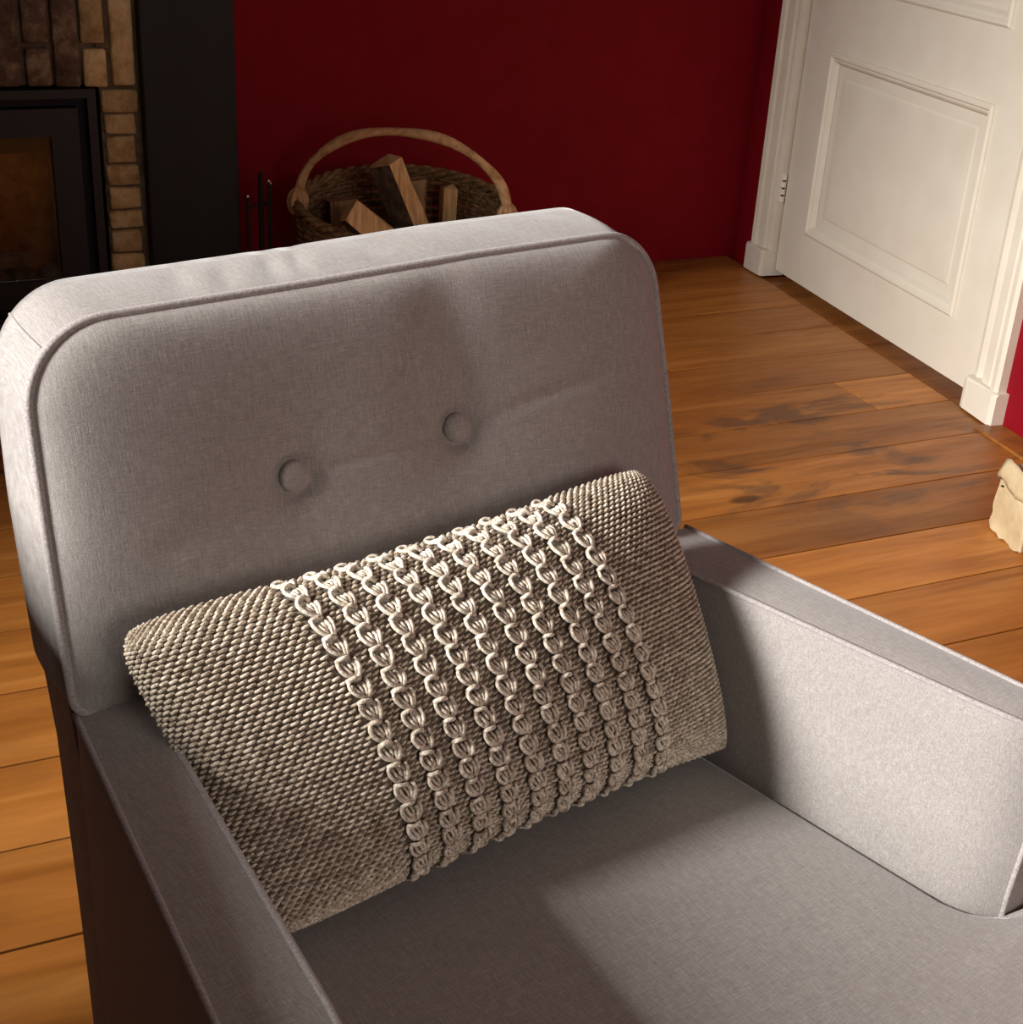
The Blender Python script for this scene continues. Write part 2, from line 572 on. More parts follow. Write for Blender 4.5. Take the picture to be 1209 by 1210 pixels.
JOINTS = {5: [-0.9, 0.55], 6: [-0.3, 1.02, 2.10], 7: [-1.0, 0.9], 4: [0.55], 3: [-0.6, 1.3], 2: [0.75], 1: [-0.2], 0: [0.9], 8: [0.2, 1.75], 9: [-0.6, 1.3], -1: [0.7], -2: [0.8], -3: [-0.4, 1.4]}
TONES = {(8, 2): 1.0, (8, 1): 1.02, (7, 2): 0.86, (6, 2): 0.84, (6, 3): 1.18, (5, 2): 0.74, (4, 1): 1.0, (3, 2): 0.72, (2, 1): 1.22, (1, 1): 1.1, (0, 1): 0.98, (9, 2): 0.95}
for k in range(-18, 13):
    ya, yb = SEAM0 + PW * k, SEAM0 + PW * (k + 1)
    if ya > WALL_Y - 0.12:
        break
    yb = min(yb, WALL_Y - 0.105)
    if ya < FWY:
        continue
    off = 0.083 if ya < 2.2 else 0.034
    e0, e1 = xb(ya, off), xb(yb, off)
    js = JOINTS.get(k, [random.uniform(-0.8, 1.6)])
    xs = [LWX] + sorted(js)
    for i, xl in enumerate(xs):
        jit = random.uniform(-0.0003, 0.0003)
        if i + 1 < len(xs):
            plank(xl, xs[i + 1], xs[i + 1], ya, yb, jit, TONES.get((k, i), random.uniform(0.85, 1.1)))
        else:
            plank(xl, e0, e1, ya, yb, jit, TONES.get((k, i), random.uniform(0.85, 1.1)))
# border boards along the back wall and beside the door
b = MB().box(LWX, 2.42, WALL_Y - 0.103, WALL_Y - 0.001, -0.022, 0.0003).build('plank', M['border'], floor)
w = MB()
rbox(w, 1.125, 5.2, 0.082, 0.013, -0.022, 0.006)
w.build('plank', M['border'], floor)
w = MB()
rbox(w, -0.02, 1.02, 0.032, -0.12, -0.022, -0.006)
w.build('threshold', M['border'], floor)

# ------------------------------------------------------------------ door
door = tag(empty('door_1', rw(0.5, 0.0, 0.0)), 'cream painted panelled door with raised mouldings', None, None, 'structure')
door_inv = Matrix.Translation(-Vector(rw(0.5, 0.0, 0.0)))


def dpart(mb, name, parent=door, material=None, smooth=False):
    o = mb.build(name, material or M['cream'], None, smooth)
    o.data.transform(door_inv)
    o.parent = parent
    return o


PANELS = [(0.145, 0.865, 0.172, 0.664), (0.145, 0.865, 0.832, 1.32), (0.145, 0.865, 1.45, 1.92)]
w = MB()
S0, S1, ZB, ZT = 0.004, 1.0, 0.026, 2.03
rbox(w, S0, PANELS[0][0], 0.0, -0.04, ZB, ZT)
rbox(w, PANELS[0][1], S1, 0.0, -0.04, ZB, ZT)
zz = [ZB] + [q for p in PANELS for q in (p[2], p[3])] + [ZT]
for i in range(0, len(zz), 2):
    rbox(w, PANELS[0][0], PANELS[0][1], 0.0, -0.04, zz[i], zz[i + 1])
leaf = dpart(w, 'door_leaf')


def frame_loop(mb, s0, s1, z0, z1, prof):
    """mitred moulding: prof = list of (inset, height out of the wall)"""
    rings = []
    for ins, h in prof:
        rings.append([rw(s0 + ins, h, z0 + ins), rw(s1 - ins, h, z0 + ins), rw(s1 - ins, h, z1 - ins), rw(s0 + ins, h, z1 - ins)])
    v = [p for r in rings for p in r]
    f = []
    for i in range(len(rings) - 1):
        for k in range(4):
            k2 = (k + 1) % 4
            f.append((i * 4 + k, i * 4 + k2, (i + 1) * 4 + k2, (i + 1) * 4 + k))
    return mb.add(v, f), len(mb.v)


for (s0, s1, z0, z1) in PANELS:
    w = MB()
    frame_loop(w, s0 - 0.004, s1 + 0.004, z0 - 0.004, z1 + 0.004,
               [(0.0, -0.001), (0.002, 0.005), (0.007, 0.009), (0.013, 0.009), (0.018, 0.004), (0.021, 0.004), (0.026, 0.001), (0.033, -0.010)])
    dpart(w, 'moulding', leaf)
    w = MB()
    frame_loop(w, s0 - 0.002, s1 + 0.002, z0 - 0.002, z1 + 0.002, [(0.0, -0.011), (0.06, -0.011), (0.066, -0.0085), (0.085, -0.0075)])
    i0 = len(w.v) - 4
    w.f.append((i0, i0 + 1, i0 + 2, i0 + 3))
    w.m.append(0)
    dpart(w, 'panel', leaf)
# hinge: painted knuckles with dark gaps
for hz in (0.225, 1.72):
    h = MB()
    c = Vector(rw(-0.006, 0.006, 0))
    for k in range(4):
        zc = hz + 0.021 * k
        h.tube([(c.x, c.y, zc), (c.x, c.y, zc + 0.0155)], 0.0085, 10)
    hg = dpart(h, 'hinge')
    hp = MB().tube([(c.x, c.y, hz + 0.001), (c.x, c.y, hz + 0.077)], 0.0045, 8)
    dpart(hp, 'hinge_pin', hg, M['iron_dark'])


def casing(s_in, s_out, name, label):
    """architrave with plinth block; profile runs from the door edge outwards"""
    root = tag(empty(name, rw((s_in + s_out) / 2, 0.02, 0)), label, None, None, 'structure')
    inv = Matrix.Translation(-Vector(rw((s_in + s_out) / 2, 0.02, 0)))
    prof = [(0.0, -0.03), (0.0, 0.018), (0.12, 0.022), (0.2, 0.014), (0.30, 0.014), (0.36, 0.026), (0.62, 0.030), (0.70, 0.024), (0.76, 0.036), (0.92, 0.040), (1.0, 0.034), (1.0, -0.03)]
    w_ = MB()
    pts = [(s_in + (s_out - s_in) * t, n_) for t, n_ in prof]
    za, zb = 0.078, 2.10
    n = len(pts)
    v = [rw(s, q, za) for s, q in pts] + [rw(s, q, zb) for s, q in pts]
    f = [(i, (i + 1) % n, n + (i + 1) % n, n + i) for i in range(n)] + [tuple(range(n)), tuple(range(2 * n - 1, n - 1, -1))]
    w_.add(v, f)
    o = w_.build('architrave', M['cream'])
    o.data.transform(inv)
    o.parent = root
    w_ = MB()
    sg = 1 if s_out > s_in else -1
    a, b_ = s_in - sg * 0.002, s_out + sg * 0.012
    lo = [(a, -0.03), (a, 0.040), (a + (b_ - a) * .1, 0.045), (a + (b_ - a) * .9, 0.050), (b_, 0.044), (b_, -0.03)]
    n = len(lo)
    v = [rw(s, q, 0.005) for s, q in lo] + [rw(s, q, 0.074) for s, q in lo] + [rw(s, min(q, 0.045) - (0.004 if q > 0 else 0), 0.08) for s, q in lo]
    f = [(r * n + i, r * n + (i + 1) % n, (r + 1) * n + (i + 1) % n, (r + 1) * n + i) for r in (0, 1) for i in range(n)] + [tuple(range(n)), tuple(range(3 * n - 1, 2 * n - 1, -1))]
    w_.add(v, f)
    o = w_.build('plinth_block', M['cream'])
    o.data.transform(inv)
    o.parent = root


casing(-0.006, -0.098, 'trim_1', 'cream moulded door casing next to the dark corner')
casing(1.008, 1.122, 'trim_2', 'cream moulded door casing next to the floor border board')
w = MB()
rbox(w, -0.11, 1.13, -0.03, 0.036, 2.10, 2.2)
tag(w.build('trim_3', M['cream']), 'cream head casing over the door', None, None, 'structure')

# ------------------------------------------------------------------ fireplace
FB = 3.50                                           # brick face depth
fp = tag(empty('fireplace', (0.20, FB + 0.05, 0)), 'buff brick fireplace with black painted pilasters against the crimson wall', 'fireplace')
FI = Matrix.Translation(-Vector((0.20, FB + 0.05, 0)))


def fpart(mb, name, material, parent=fp, smooth=False):
    o = mb.build(name, material, None, smooth)
    o.data.transform(FI)
    o.parent = parent
    return o


SX0, SX1, SZ1 = -0.155, 0.556, 0.568                # stove opening
w = MB()
w.box(SX1 + 0.002, 0.668, FB + 0.003, WALL_Y - 0.002, 0, 1.15).box(-0.268, SX0 - 0.002, FB + 0.003, WALL_Y - 0.002, 0, 1.15).box(SX0 - 0.002, SX1 + 0.002, FB + 0.012, WALL_Y - 0.002, SZ1 + 0.004, 1.15)
fpart(w, 'mortar_bed', M['mortar'])


def brick(x0, x1, z0, z1, mt, proud=0.0):
    bm = bmesh.new()
    bmesh.ops.create_cube(bm, size=1.0)
    for q in bm.verts:
        q.co = Vector(((x0 + x1) / 2 + q.co.x * (x1 - x0), FB + 0.02 - proud + q.co.y * 0.05, (z0 + z1) / 2 + q.co.z * (z1 - z0)))
        q.co += Vector([random.uniform(-0.0022, 0.0022) for _ in range(3)])
    bmesh.ops.bevel(bm, geom=bm.edges[:], offset=0.004, segments=1, affect='EDGES')
    bm.verts.index_update()
    mb = MB().add([q.co[:] for q in bm.verts], [[q.index for q in f.verts] for f in bm.faces])
    bm.free()
    return auto_smooth(fpart(mb, 'brick', M[mt]), 60)


# soldier bricks over the stove (columns read from the photograph, then carried on to the left)
cols = [(0.589, 0.642, [(0.572, 0.80)], 'brick'), (0.526, 0.576, [(0.569, 0.652), (0.664, 0.80)], 'brick'),
        (0.463, 0.516, [(0.571, 0.80)], 'brick_soot'), (0.399, 0.453, [(0.573, 0.655), (0.668, 0.80)], 'brick_soot'),
        (0.333, 0.384, [(0.574, 0.80)], 'brick_soot'), (0.268, 0.319, [(0.572, 0.66), (0.67, 0.80)], 'brick_soot'),
        (0.203, 0.254, [(0.572, 0.80)], 'brick_soot'), (0.138, 0.189, [(0.572, 0.655), (0.667, 0.80)], 'brick_soot'),
        (0.073, 0.124, [(0.572, 0.80)], 'brick_soot'), (0.008, 0.059, [(0.572, 0.655), (0.667, 0.80)], 'brick_soot'),
        (-0.057, -0.006, [(0.572, 0.80)], 'brick_soot'), (-0.122, -0.071, [(0.572, 0.655), (0.667, 0.80)], 'brick'), (-0.187, -0.136, [(0.572, 0.80)], 'brick'), (-0.25, -0.2, [(0.572, 0.80)], 'brick')]
for x0, x1, spans, mt in cols:
    for z0, z1 in spans:
        brick(x0, x1, z0, z1, mt, random.uniform(0.004, 0.012))
for row in range(5):
    zr = 0.814 + row * 0.064
    for k in range(5):
        xa = -0.258 + k * 0.186 - (0.093 if row % 2 else 0)
        brick(max(xa, -0.258), min(xa + 0.174, 0.652), zr, zr + 0.052, 'brick', 0.004)
zr = 0.012
rows = [0.047, 0.05, 0.046, 0.052, 0.044, 0.05, 0.047, 0.062, 0.046, 0.05]
for i, hgt in enumerate(rows):
    if zr + hgt > 0.563:
        hgt = 0.563 - zr
    brick(0.562 + random.uniform(-0.003, 0.004), 0.636 + random.uniform(-0.004, 0.008), zr, zr + hgt, 'brick', random.uniform(0.0, 0.009))
    brick(-0.235, -0.16, zr, zr + hgt, 'brick', random.uniform(0.0, 0.009))
    zr += hgt + 0.006
for sx in (0, 1):
    x0, x1 = ((0.652, 0.872), (-0.47, -0.25))[sx]
    w = MB()
    w.box(x0, x1, FB - 0.04, WALL_Y - 0.002, 0, 1.15, 0.003)
    fpart(w, 'pilaster', M['black'])
w = MB().box(-0.52, 0.92, FB - 0.11, WALL_Y - 0.002, 1.15, 1.2, 0.006)
fpart(w, 'mantel_shelf', M['black'])

# stove insert
st = tag(empty('wood_stove', (0.2, FB, 0.0)), 'black iron wood stove insert with a glass door', 'stove')
SI = Matrix.Translation(-Vector((0.2, FB, 0.0)))


def spart(mb, name, material, parent=st, smooth=False):
    o = mb.build(name, material, None, smooth)
    o.data.transform(SI)
    o.parent = parent
    return o


def ring(mb, x0, x1, z0, z1, wd, ya, yb):
    mb.box(x0, x0 + wd, ya, yb, z0, z1).box(x1 - wd, x1, ya, yb, z0, z1)
    return mb.box(x0 + wd, x1 - wd, ya, yb, z0, z0 + wd).box(x0 + wd, x1 - wd, ya, yb, z1 - wd, z1)


spart(ring(MB(), SX0, SX1 - 0.010, 0.01, SZ1 - 0.002, 0.020, FB - 0.02, FB + 0.1), 'surround_frame', M['iron'])
spart(ring(MB(), SX0 + 0.02, SX1 - 0.03, 0.03, SZ1 - 0.022, 0.022, FB + 0.012, FB + 0.1), 'shadow_gap', M['iron_dark'])
sd = spart(ring(MB(), SX0 + 0.042, SX1 - 0.052, 0.05, SZ1 - 0.046, 0.064, FB - 0.012, FB + 0.02), 'stove_door', M['iron'])
spart(MB().box(SX0 + 0.107, SX1 - 0.117, FB + 0.004, FB + 0.008, 0.115, SZ1 - 0.111), 'glass_pane', M['glass'], sd)
x0, x1, z0, z1 = SX0 + 0.1, SX1 - 0.11, 0.105, SZ1 - 0.10
w = MB()
yb_ = WALL_Y - 0.004
w.box(x0, x1, yb_ - 0.01, yb_, z0, z1).box(x0, x0 + 0.008, FB + 0.022, yb_ - 0.01, z0, z1).box(x1 - 0.008, x1, FB + 0.022, yb_ - 0.01, z0, z1).box(x0, x1, FB + 0.022, yb_ - 0.01, z0 - 0.01, z0)
spart(w, 'firebox_lining', M['firebrick'])
spart(MB().box(x0, x1, FB + 0.022, FB + 0.05, z1 - 0.052, z1), 'baffle_plate', M['iron'])
w = MB()
for i in range(7):
    cx = x0 + 0.06 + i * 0.07
    w.lathe([(0.038, 0), (0.03, 0.014), (0.012, 0.024)], (cx, FB + 0.062 + 0.008 * (i % 2), z0 + 0.001), 9)
spart(w, 'ash_heap', M['ash'])
lg = MB().tube([(0.22, FB + 0.055, 0.152), (0.30, FB + 0.06, 0.150), (0.372, FB + 0.062, 0.150)], [0.02, 0.022, 0.019], 8).build('burnt_log', M['ash'])
tag(lg, 'pale ash-covered burnt log behind the stove glass', 'log')

# fire tools in the dark corner between the pilaster and the basket
tl = tag(empty('fire_tool_set', (0.915, 3.42, 0.0)), 'black fire tool stand with small steel knobs beside the log basket', 'fire tools')
MB().lathe([(0.042, 0.0), (0.042, 0.008), (0.018, 0.016), (0.007, 0.022), (0.006, 0.37)], (0, 0, 0.0), 16).build('stand', M['iron_dark'], tl, True)
for (dx, dy, zt) in ((-0.036, -0.012, 0.31), (0.012, -0.03, 0.35), (0.03, 0.025, 0.33)):
    t = MB().tube([(dx, dy, 0.05), (dx, dy, zt)], 0.004, 8).box(dx - 0.014, dx + 0.014, dy - 0.003, dy + 0.003, 0.02, 0.09).build('tool', M['iron_dark'], tl)
    MB().lathe([(0.002, zt), (0.0055, zt + 0.004), (0.0055, zt + 0.008), (0.0025, zt + 0.011)], (dx, dy, 0), 10).build('knob', M['chrome'], t, True)
MB().tube([(-0.036, -0.012, 0.285), (0, 0, 0.295), (0.03, 0.025, 0.285)], 0.004, 6).build('hook_bar', M['iron_dark'], tl)

# ------------------------------------------------------------------ log basket
BK = np.array([1.235, 3.285])
BA = math.atan2(-0.27, 0.47)                        # long axis: right end nearer to the camera
bk = tag(empty('firewood_basket', (BK[0], BK[1], 0), BA), 'round brown wicker basket with a tall arched branch handle', 'basket')
RX, RY, RZ = 0.262, 0.150, 0.300


def oval(t, z, dr=0.0):
    k = 0.72 + 0.28 * math.sin(min(z / RZ, 1.0) * math.pi / 2)
    z = z * (1 + 0.18 * math.sin(t))
    return ((RX * k + dr) * math.cos(t), (RY * k + dr) * math.sin(t), z)


w = MB()
NS = 32
for r in range(32):
    z = 0.010 + r * 0.0091
    pts = []
    for i in range(NS * 3):
        t = 2 * math.pi * i / (NS * 3)
        dr = 0.0052 * math.cos(NS / 2 * t + (math.pi if r % 2 else 0))
        pts.append(oval(t, z, dr))
    w.tube(pts, 0.0058, 6, closed=True)
tag(w.build('woven_side', M['wicker'], bk, True), kind='stuff')
for i in range(NS):
    t = 2 * math.pi * (i + 0.0) / NS
    MB().tube([oval(t, z) for z in np.linspace(0.004, RZ, 7)], 0.0042, 6).build('stake', M['wicker'], bk, True)
MB().lathe([(RY * 0.70, 0.002), (RY * 0.72, 0.012)], (0, 0, 0), 32).build('base', M['wicker'], bk).scale = (RX / RY, 1, 1)
w = MB()
for k in range(3):
    pts = []
    for i in range(96):
        t = 2 * math.pi * i / 96
        a = 14 * t + 2.094 * k
        x, y, z = oval(t, RZ)
        pts.append((x + 0.008 * math.cos(a) * math.cos(t), y + 0.008 * math.cos(a) * math.sin(t), z + 0.006 + 0.008 * math.sin(a)))
    w.tube(pts, 0.0075, 6, closed=True)
w.build('rim', M['wicker'], bk, True)
pts, rad = [], []
for i in range(41):
    t = math.pi * i / 40
    x = -RX * math.cos(t) * 1.0
    z = RZ - 0.03 + 0.215 * (math.sin(t) ** 0.78)
    pts.append((x, 0.006 * math.sin(5 * t), z + 0.0018 * math.sin(7 * t)))
    rad.append(0.0118 + 0.0018 * math.sin(7 * t + 1))
MB().tube(pts, rad, 10).build('arched_handle', M['handle'], bk, True)
for sx in (-1, 1):
    w = MB()
    for k in range(7):
        a = k * 0.9
        pts = [(sx * RX + 0.026 * math.cos(q) * math.cos(a) * 0.8, 0.030 * math.cos(q) * math.sin(a) + 0.006 * math.sin(a), RZ - 0.005 + 0.03 * math.sin(q)) for q in np.linspace(0, 2 * math.pi, 15)[:-1]]
        w.tube(pts, 0.0075, 6, closed=True)
    w.build('lashing', M['handle'], bk, True)


def log(A, B, prof, bark_faces, label, face='log', tw=0.15):
    """split log from A (bottom) to B (top); prof polygon in the cross plane"""
    A, B = Vector(A), Vector(B)
    ax = (B - A)
    Ln = ax.length
    ax.normalize()
    e1 = Vector((1, 0, 0))
    e1 = (e1 - ax * e1.dot(ax)).normalized()
    e2 = ax.cross(e1)
    ns = 7
    n = len(prof)
    v, f, fm = [], [], []
    for i in range(ns):
        t = i / (ns - 1)
        c = A + ax * (Ln * t)
        an = tw * (t - 0.5)
        for k, (px, py) in enumerate(prof):
            j = 1 + random.uniform(-0.05, 0.05)
            qx, qy = (px * math.cos(an) - py * math.sin(an)) * j, (px * math.sin(an) + py * math.cos(an)) * j
            v.append(c + e1 * qx + e2 * qy + ax * (random.uniform(-0.006, 0.006) if i in (0, ns - 1) else 0))
    for i in range(ns - 1):
        for k in range(n):
            k2 = (k + 1) % n
            f.append((i * n + k, i * n + k2, (i + 1) * n + k2, (i + 1) * n + k))
            fm.append(1 if k in bark_faces else 0)
    f += [tuple(range(n - 1, -1, -1)), tuple((ns - 1) * n + k for k in range(n))]
    fm += [0, 0]
    base = Vector(A)
    o = link('firewood_log', [q - base for q in v], f, None, None, False, [M[face], M['bark']], fm)
    o.location = base
    return tag(o, label, 'log', 'split logs in the wicker basket')


log((1.262, 3.175, 0.165), (1.066, 3.20, 0.328), [(-0.030, -0.022), (0.026, -0.030), (0.034, 0.012), (0.0, 0.034), (-0.034, 0.012)], {3, 4}, 'short split log slanting down beside the tallest one')
log((1.352, 3.225, 0.035), (1.176, 3.235, 0.432), [(-0.048, 0.012), (-0.010, -0.030), (0.030, -0.018), (0.018, 0.026), (-0.03, 0.034)], {0, 3, 4}, 'tall split log standing out highest from the basket, pale edge and dark side')
log((1.272, 3.325, 0.03), (1.284, 3.345, 0.355), [(-0.03, -0.02), (0.028, -0.024), (0.03, 0.02), (-0.02, 0.028)], {2, 3}, 'dull brown split log behind the tallest one', 'log_dull')
log((1.352, 3.285, 0.03), (1.358, 3.29, 0.345), [(-0.018, -0.015), (0.018, -0.018), (0.02, 0.014), (-0.014, 0.02)], {2}, 'slim pale upright stick of split wood')
log((1.10, 3.30, 0.02), (1.066, 3.255, 0.262), [(-0.012, -0.012), (0.012, -0.014), (0.014, 0.01), (-0.01, 0.014)], {2}, 'small pale sliver of wood low in the basket')
log((1.12, 3.36, 0.03), (1.11, 3.39, 0.30), [(-0.04, -0.03), (0.036, -0.03), (0.03, 0.034), (-0.03, 0.036)], {2, 3}, 'dark log at the back of the basket', 'log_dull')

# ------------------------------------------------------------------ paper parcel on the floor
def parcel():
    bm = bmesh.new()
    bmesh.ops.create_cube(bm, size=1.0)
    bmesh.ops.subdivide_edges(bm, edges=bm.edges[:], cuts=7, use_grid_fill=True)
    r_ = random.Random(3)
    hv = {}
    for q in bm.verts:
        x, y, z = q.co
        top = (z + 0.5)
        s = 1 - 0.07 * top * top
        n1 = math.sin(9 * x + 5 * z + 3 * y) * 0.5 + math.sin(13 * y - 8 * z + 2) * 0.5
        q.co = Vector((x * 0.15 * s + 0.0022 * n1 + r_.uniform(-.0016, .0016), y * 0.108 * s + 0.0022 * math.cos(11 * x + 9 * z) + r_.uniform(-.0016, .0016), top * 0.142 + ((0.004 * n1 + 0.012 * x) if top > 0.97 else 0)))
        if top < 0.01:
            q.co.z = 0.0
    bmesh.ops.bevel(bm, geom=[e for e in bm.edges if e.calc_face_angle(0) > 1.1], offset=0.004, segments=1, affect='EDGES')
    bm.verts.index_update()
    v = [q.co[:] for q in bm.verts]
    f = [[q.index for q in fc.verts] for fc in bm.faces]
    bm.free()
    root = tag(empty('paper_bag', (1.988, 1.787, 0.0005), math.radians(-9)), 'crumpled cream paper bag standing on the plank floor', 'paper bag')
    o = link('bag_body', v, f, M['paper'], root)
    auto_smooth(o, 30)
    # folded-over top flap
    fl = MB()
    vs_, fs_ = [], []
    nx, nz = 9, 6
    for i in range(nz):
        for k in range(nx):
            a = k / (nx - 1)
            t = i / (nz - 1)
            vs_.append((-0.069 - 0.011 * math.sin(t * 2.2) + 0.002 * math.sin(a * 19 + i), 0.052 - 0.104 * a, 0.150 - 0.040 * t - 0.020 * a * t + 0.004 * math.sin(a * 9)))
    for i in range(nz - 1):
        for k in range(nx - 1):
            fs_.append((i * nx + k, i * nx + k + 1, (i + 1) * nx + k + 1, (i + 1) * nx + k))
    fl.add(vs_, fs_)
    f_ = fl.build('folded_flap', M['paper'], root, True)
    md = f_.modifiers.new('thickness', 'SOLIDIFY')
    md.thickness = 0.0025
    MB().lathe([(0.003, 0), (0.003, 0.002)], (-0.0765, 0.036, 0.098), 8).build('punched_hole', M['iron_dark'], root)


parcel()

# ------------------------------------------------------------------ cabinet added beside the chair, out of frame, to shade its left arm
cb = tag(empty('added_shade_cabinet', (-0.55, 0.66, 0.0)), 'dark cabinet added out of view to shade the left arm of the armchair', 'added light blocker')
MB().box(-0.22, 0.22, -0.52, 0.5, 0.06, 0.825, 0.004).build('body', M['dark_wood'], cb)
MB().box(-0.235, 0.235, -0.535, 0.515, 0.825, 0.85, 0.004).build('top', M['dark_wood'], cb)
for yy in (-0.51, 0.0):
    d_ = MB().box(0.22, 0.236, yy, yy + 0.49, 0.08, 0.80, 0.003).build('door', M['dark_wood'], cb)
    MB().lathe([(0.012, 0.0), (0.012, 0.02)], (0.248, yy + 0.42, 0.4), 12).build('knob', M['iron'], d_)
for xx in (-0.19, 0.19):
    for yy in (-0.48, 0.46):
        MB().box(xx - 0.02, xx + 0.02, yy - 0.02, yy + 0.02, 0.0005, 0.06).build('foot', M['dark_wood'], cb)

# ------------------------------------------------------------------ armchair
CH = (0.4297, 1.0794, 0.0)
YC = 0.2074
ZA, ZS, LEAN, BL = 0.530, 0.341, 0.2675, 0.318
ch = tag(empty('armchair', CH, YC), 'grey linen upholstered armchair with piped edges and a buttoned back', 'armchair')
LV = np.array([0, math.sin(LEAN), math.cos(LEAN)])
NV = np.array([0, -math.cos(LEAN), math.sin(LEAN)])   # out of the backrest face


def bp(x, t, n_=0.0):
    return np.array([x, 0, ZA]) + LV * t + NV * n_


def arc(cx, cy, r, a0, a1, n):
    return [(cx + r * math.cos(a), cy + r * math.sin(a)) for a in np.linspace(a0, a1, n)]


def resample(poly, n):
    P = np.array(poly + [poly[0]])
    d = np.r_[0, np.cumsum(np.linalg.norm(np.diff(P, axis=0), axis=1))]
    s = np.linspace(0, d[-1], n, endpoint=False)
    return np.stack([np.interp(s, d, P[:, k]) for k in range(P.shape[1])], 1)


def back_outline():
    wb, wt, h = 0.330, 0.3225, BL
    rb, rL, rR = 0.016, 0.072, 0.060
    q = []
    q += arc(-wb + rb, rb, rb, -math.pi / 2, -math.pi, 6)[::1]
    q += [(-wb + (wb - wt) * 0.5, h * 0.5)]
    q += arc(-wt + rL, h - rL - 0.003, rL, math.pi, math.pi / 2, 14)
    q += [(-0.06, h - 0.002), (0.1, h + 0.001)]
    q += arc(wt - rR, h - rR, rR, math.pi / 2, 0, 14)
    q += [(wb - (wb - wt) * 0.5, h * 0.5)]
    q += arc(wb - rb, rb, rb, 0, -math.pi / 2, 6)
    return q


BO = resample(back_outline(), 320)
BUT = [(-0.111, 0.156), (0.062, 0.165)]


def seg_d(x, t, a, b_):
    a, b_ = np.array(a), np.array(b_)
    p = np.stack([x, t], -1)
    h = np.clip(((p - a) @ (b_ - a)) / np.dot(b_ - a, b_ - a), 0, 1)
    return np.linalg.norm(p - (a + h[..., None] * (b_ - a)), axis=-1)


def back_h(x, t, r):
    x, t, r = map(np.asarray, (x, t, r))
    h = 0.008 * (1 - r ** 26) + 0.013 * (1 - r ** 7) - 0.0045 * np.exp(-((x - 0.058) / 0.034) ** 2) * np.clip((t - 0.12) / 0.07, 0, 1) * (1 - r ** 6)
    for k, (bx, bt) in enumerate(BUT):
        d2 = (x - bx) ** 2 + (t - bt) ** 2
        h = h - 0.0035 * np.exp(-((np.sqrt(d2) - 0.0165) / 0.0045) ** 2)
        h = h - 0.006 * np.exp(-d2 / (2 * 0.018 ** 2)) - 0.006 * np.exp(-d2 / (2 * 0.05 ** 2))
    # pulls running from the buttons
    for (a, b_, dep, wd) in ((BUT[0], BUT[1], 0.0016, 0.006), (BUT[1], (0.27, 0.195), 0.0016, 0.007), (BUT[0], (-0.24, 0.12), 0.0008, 0.012)):
        h = h - dep * np.exp(-(seg_d(x, t, a, b_) / wd) ** 2) * (1 - r ** 4)
    return h


# backrest: puffed front, boxing band, rear shell reaching down to the frame
mb = MB()
NB = len(BO)
cen = np.array([0.0, BL * 0.5])
rings_r = list(np.linspace(1, 0.9, 6)) + list(np.linspace(0.88, 0.02, 50))
vs_ = []
for r in rings_r:
    q = cen + (BO - cen) * r
    hh = back_h(q[:, 0], q[:, 1], np.full(NB, r))
    for (x, t), h in zip(q, hh):
        vs_.append(bp(x, t, h))
fs_ = []
for i in range(len(rings_r) - 1):
    for k in range(NB):
        k2 = (k + 1) % NB
        fs_.append((i * NB + k, i * NB + k2, (i + 1) * NB + k2, (i + 1) * NB + k))
fs_.append(tuple((len(rings_r) - 1) * NB + k for k in range(NB)))
mb.add(vs_, fs_)
front_panel = mb.build('backrest_front', M['fabric'], ch, True)


def back_depth(z):
    return float(np.interp(z, [0.15, 0.30, 0.48, 0.60, 0.67, 0.86], [0.052, 0.058, 0.072, 0.108, 0.128, 0.165]))


# boxing band: front outline back to the rear outline
mb = MB()
vs_ = []
NBD = 9
for j in range(NBD):
    a = j / (NBD - 1)
    for (x, t) in BO:
        f0 = bp(x, t)
        f1 = f0 + np.array([0, max(back_depth(f0[2]) - f0[1], 0.03), 0.010 * max(0, (t / BL - 0.7) / 0.3)])
        p = f0 * (1 - a) + f1 * a
        out = np.array([x, 0, (t - 0.1)])
        out /= np.linalg.norm(out)
        bulge = 0.0035 * math.sin(math.pi * a)
        wr = 0.0012 * math.sin(x * 70 + 3 * a) * math.sin(math.pi * a) * math.sin(x * 17 + 1) if t > BL - 0.02 else 0.0
        dent = 0.0
        if t > BL - 0.02:
            for (dx_, da_, dd_, sw) in ((-0.128, 0.45, 0.0035, 0.010), (-0.082, 0.55, 0.0045, 0.009), (-0.055, 0.6, 0.0045, 0.008), (-0.17, 0.5, 0.003, 0.012), (0.02, 0.5, 0.002, 0.02)):
                dent += dd_ * math.exp(-((x - dx_ - 0.02 * (a - 0.5)) / sw) ** 2 - ((a - da_) / 0.32) ** 2)
        vs_.append(p + out * (bulge + wr - dent))
fs_ = []
for j in range(NBD - 1):
    for k in range(NB):
        k2 = (k + 1) % NB
        fs_.append((j * NB + k, j * NB + k2, (j + 1) * NB + k2, (j + 1) * NB + k))
fs_.append(tuple((NBD - 1) * NB + k for k in range(NB)))
mb.add(vs_, fs_)
mb.build('backrest_boxing', M['fabric'], ch, True)
rear = [vs_[(NBD - 1) * NB + k] for k in range(NB)]

mb = MB()
mb.tube([bp(x, t, 0.0005) for (x, t) in BO], 0.0042, 8, closed=True)
mb.build('piping', M['piping'], ch, True)
k0 = min(range(NB), key=lambda k: (BO[k][0] + 0.301) ** 2 + (BO[k][1] - 0.297) ** 2)
MB().tube([vs_[j * NB + k0] for j in range(NBD)], 0.0013, 6).build('boxing_seam', M['piping'], ch, True)
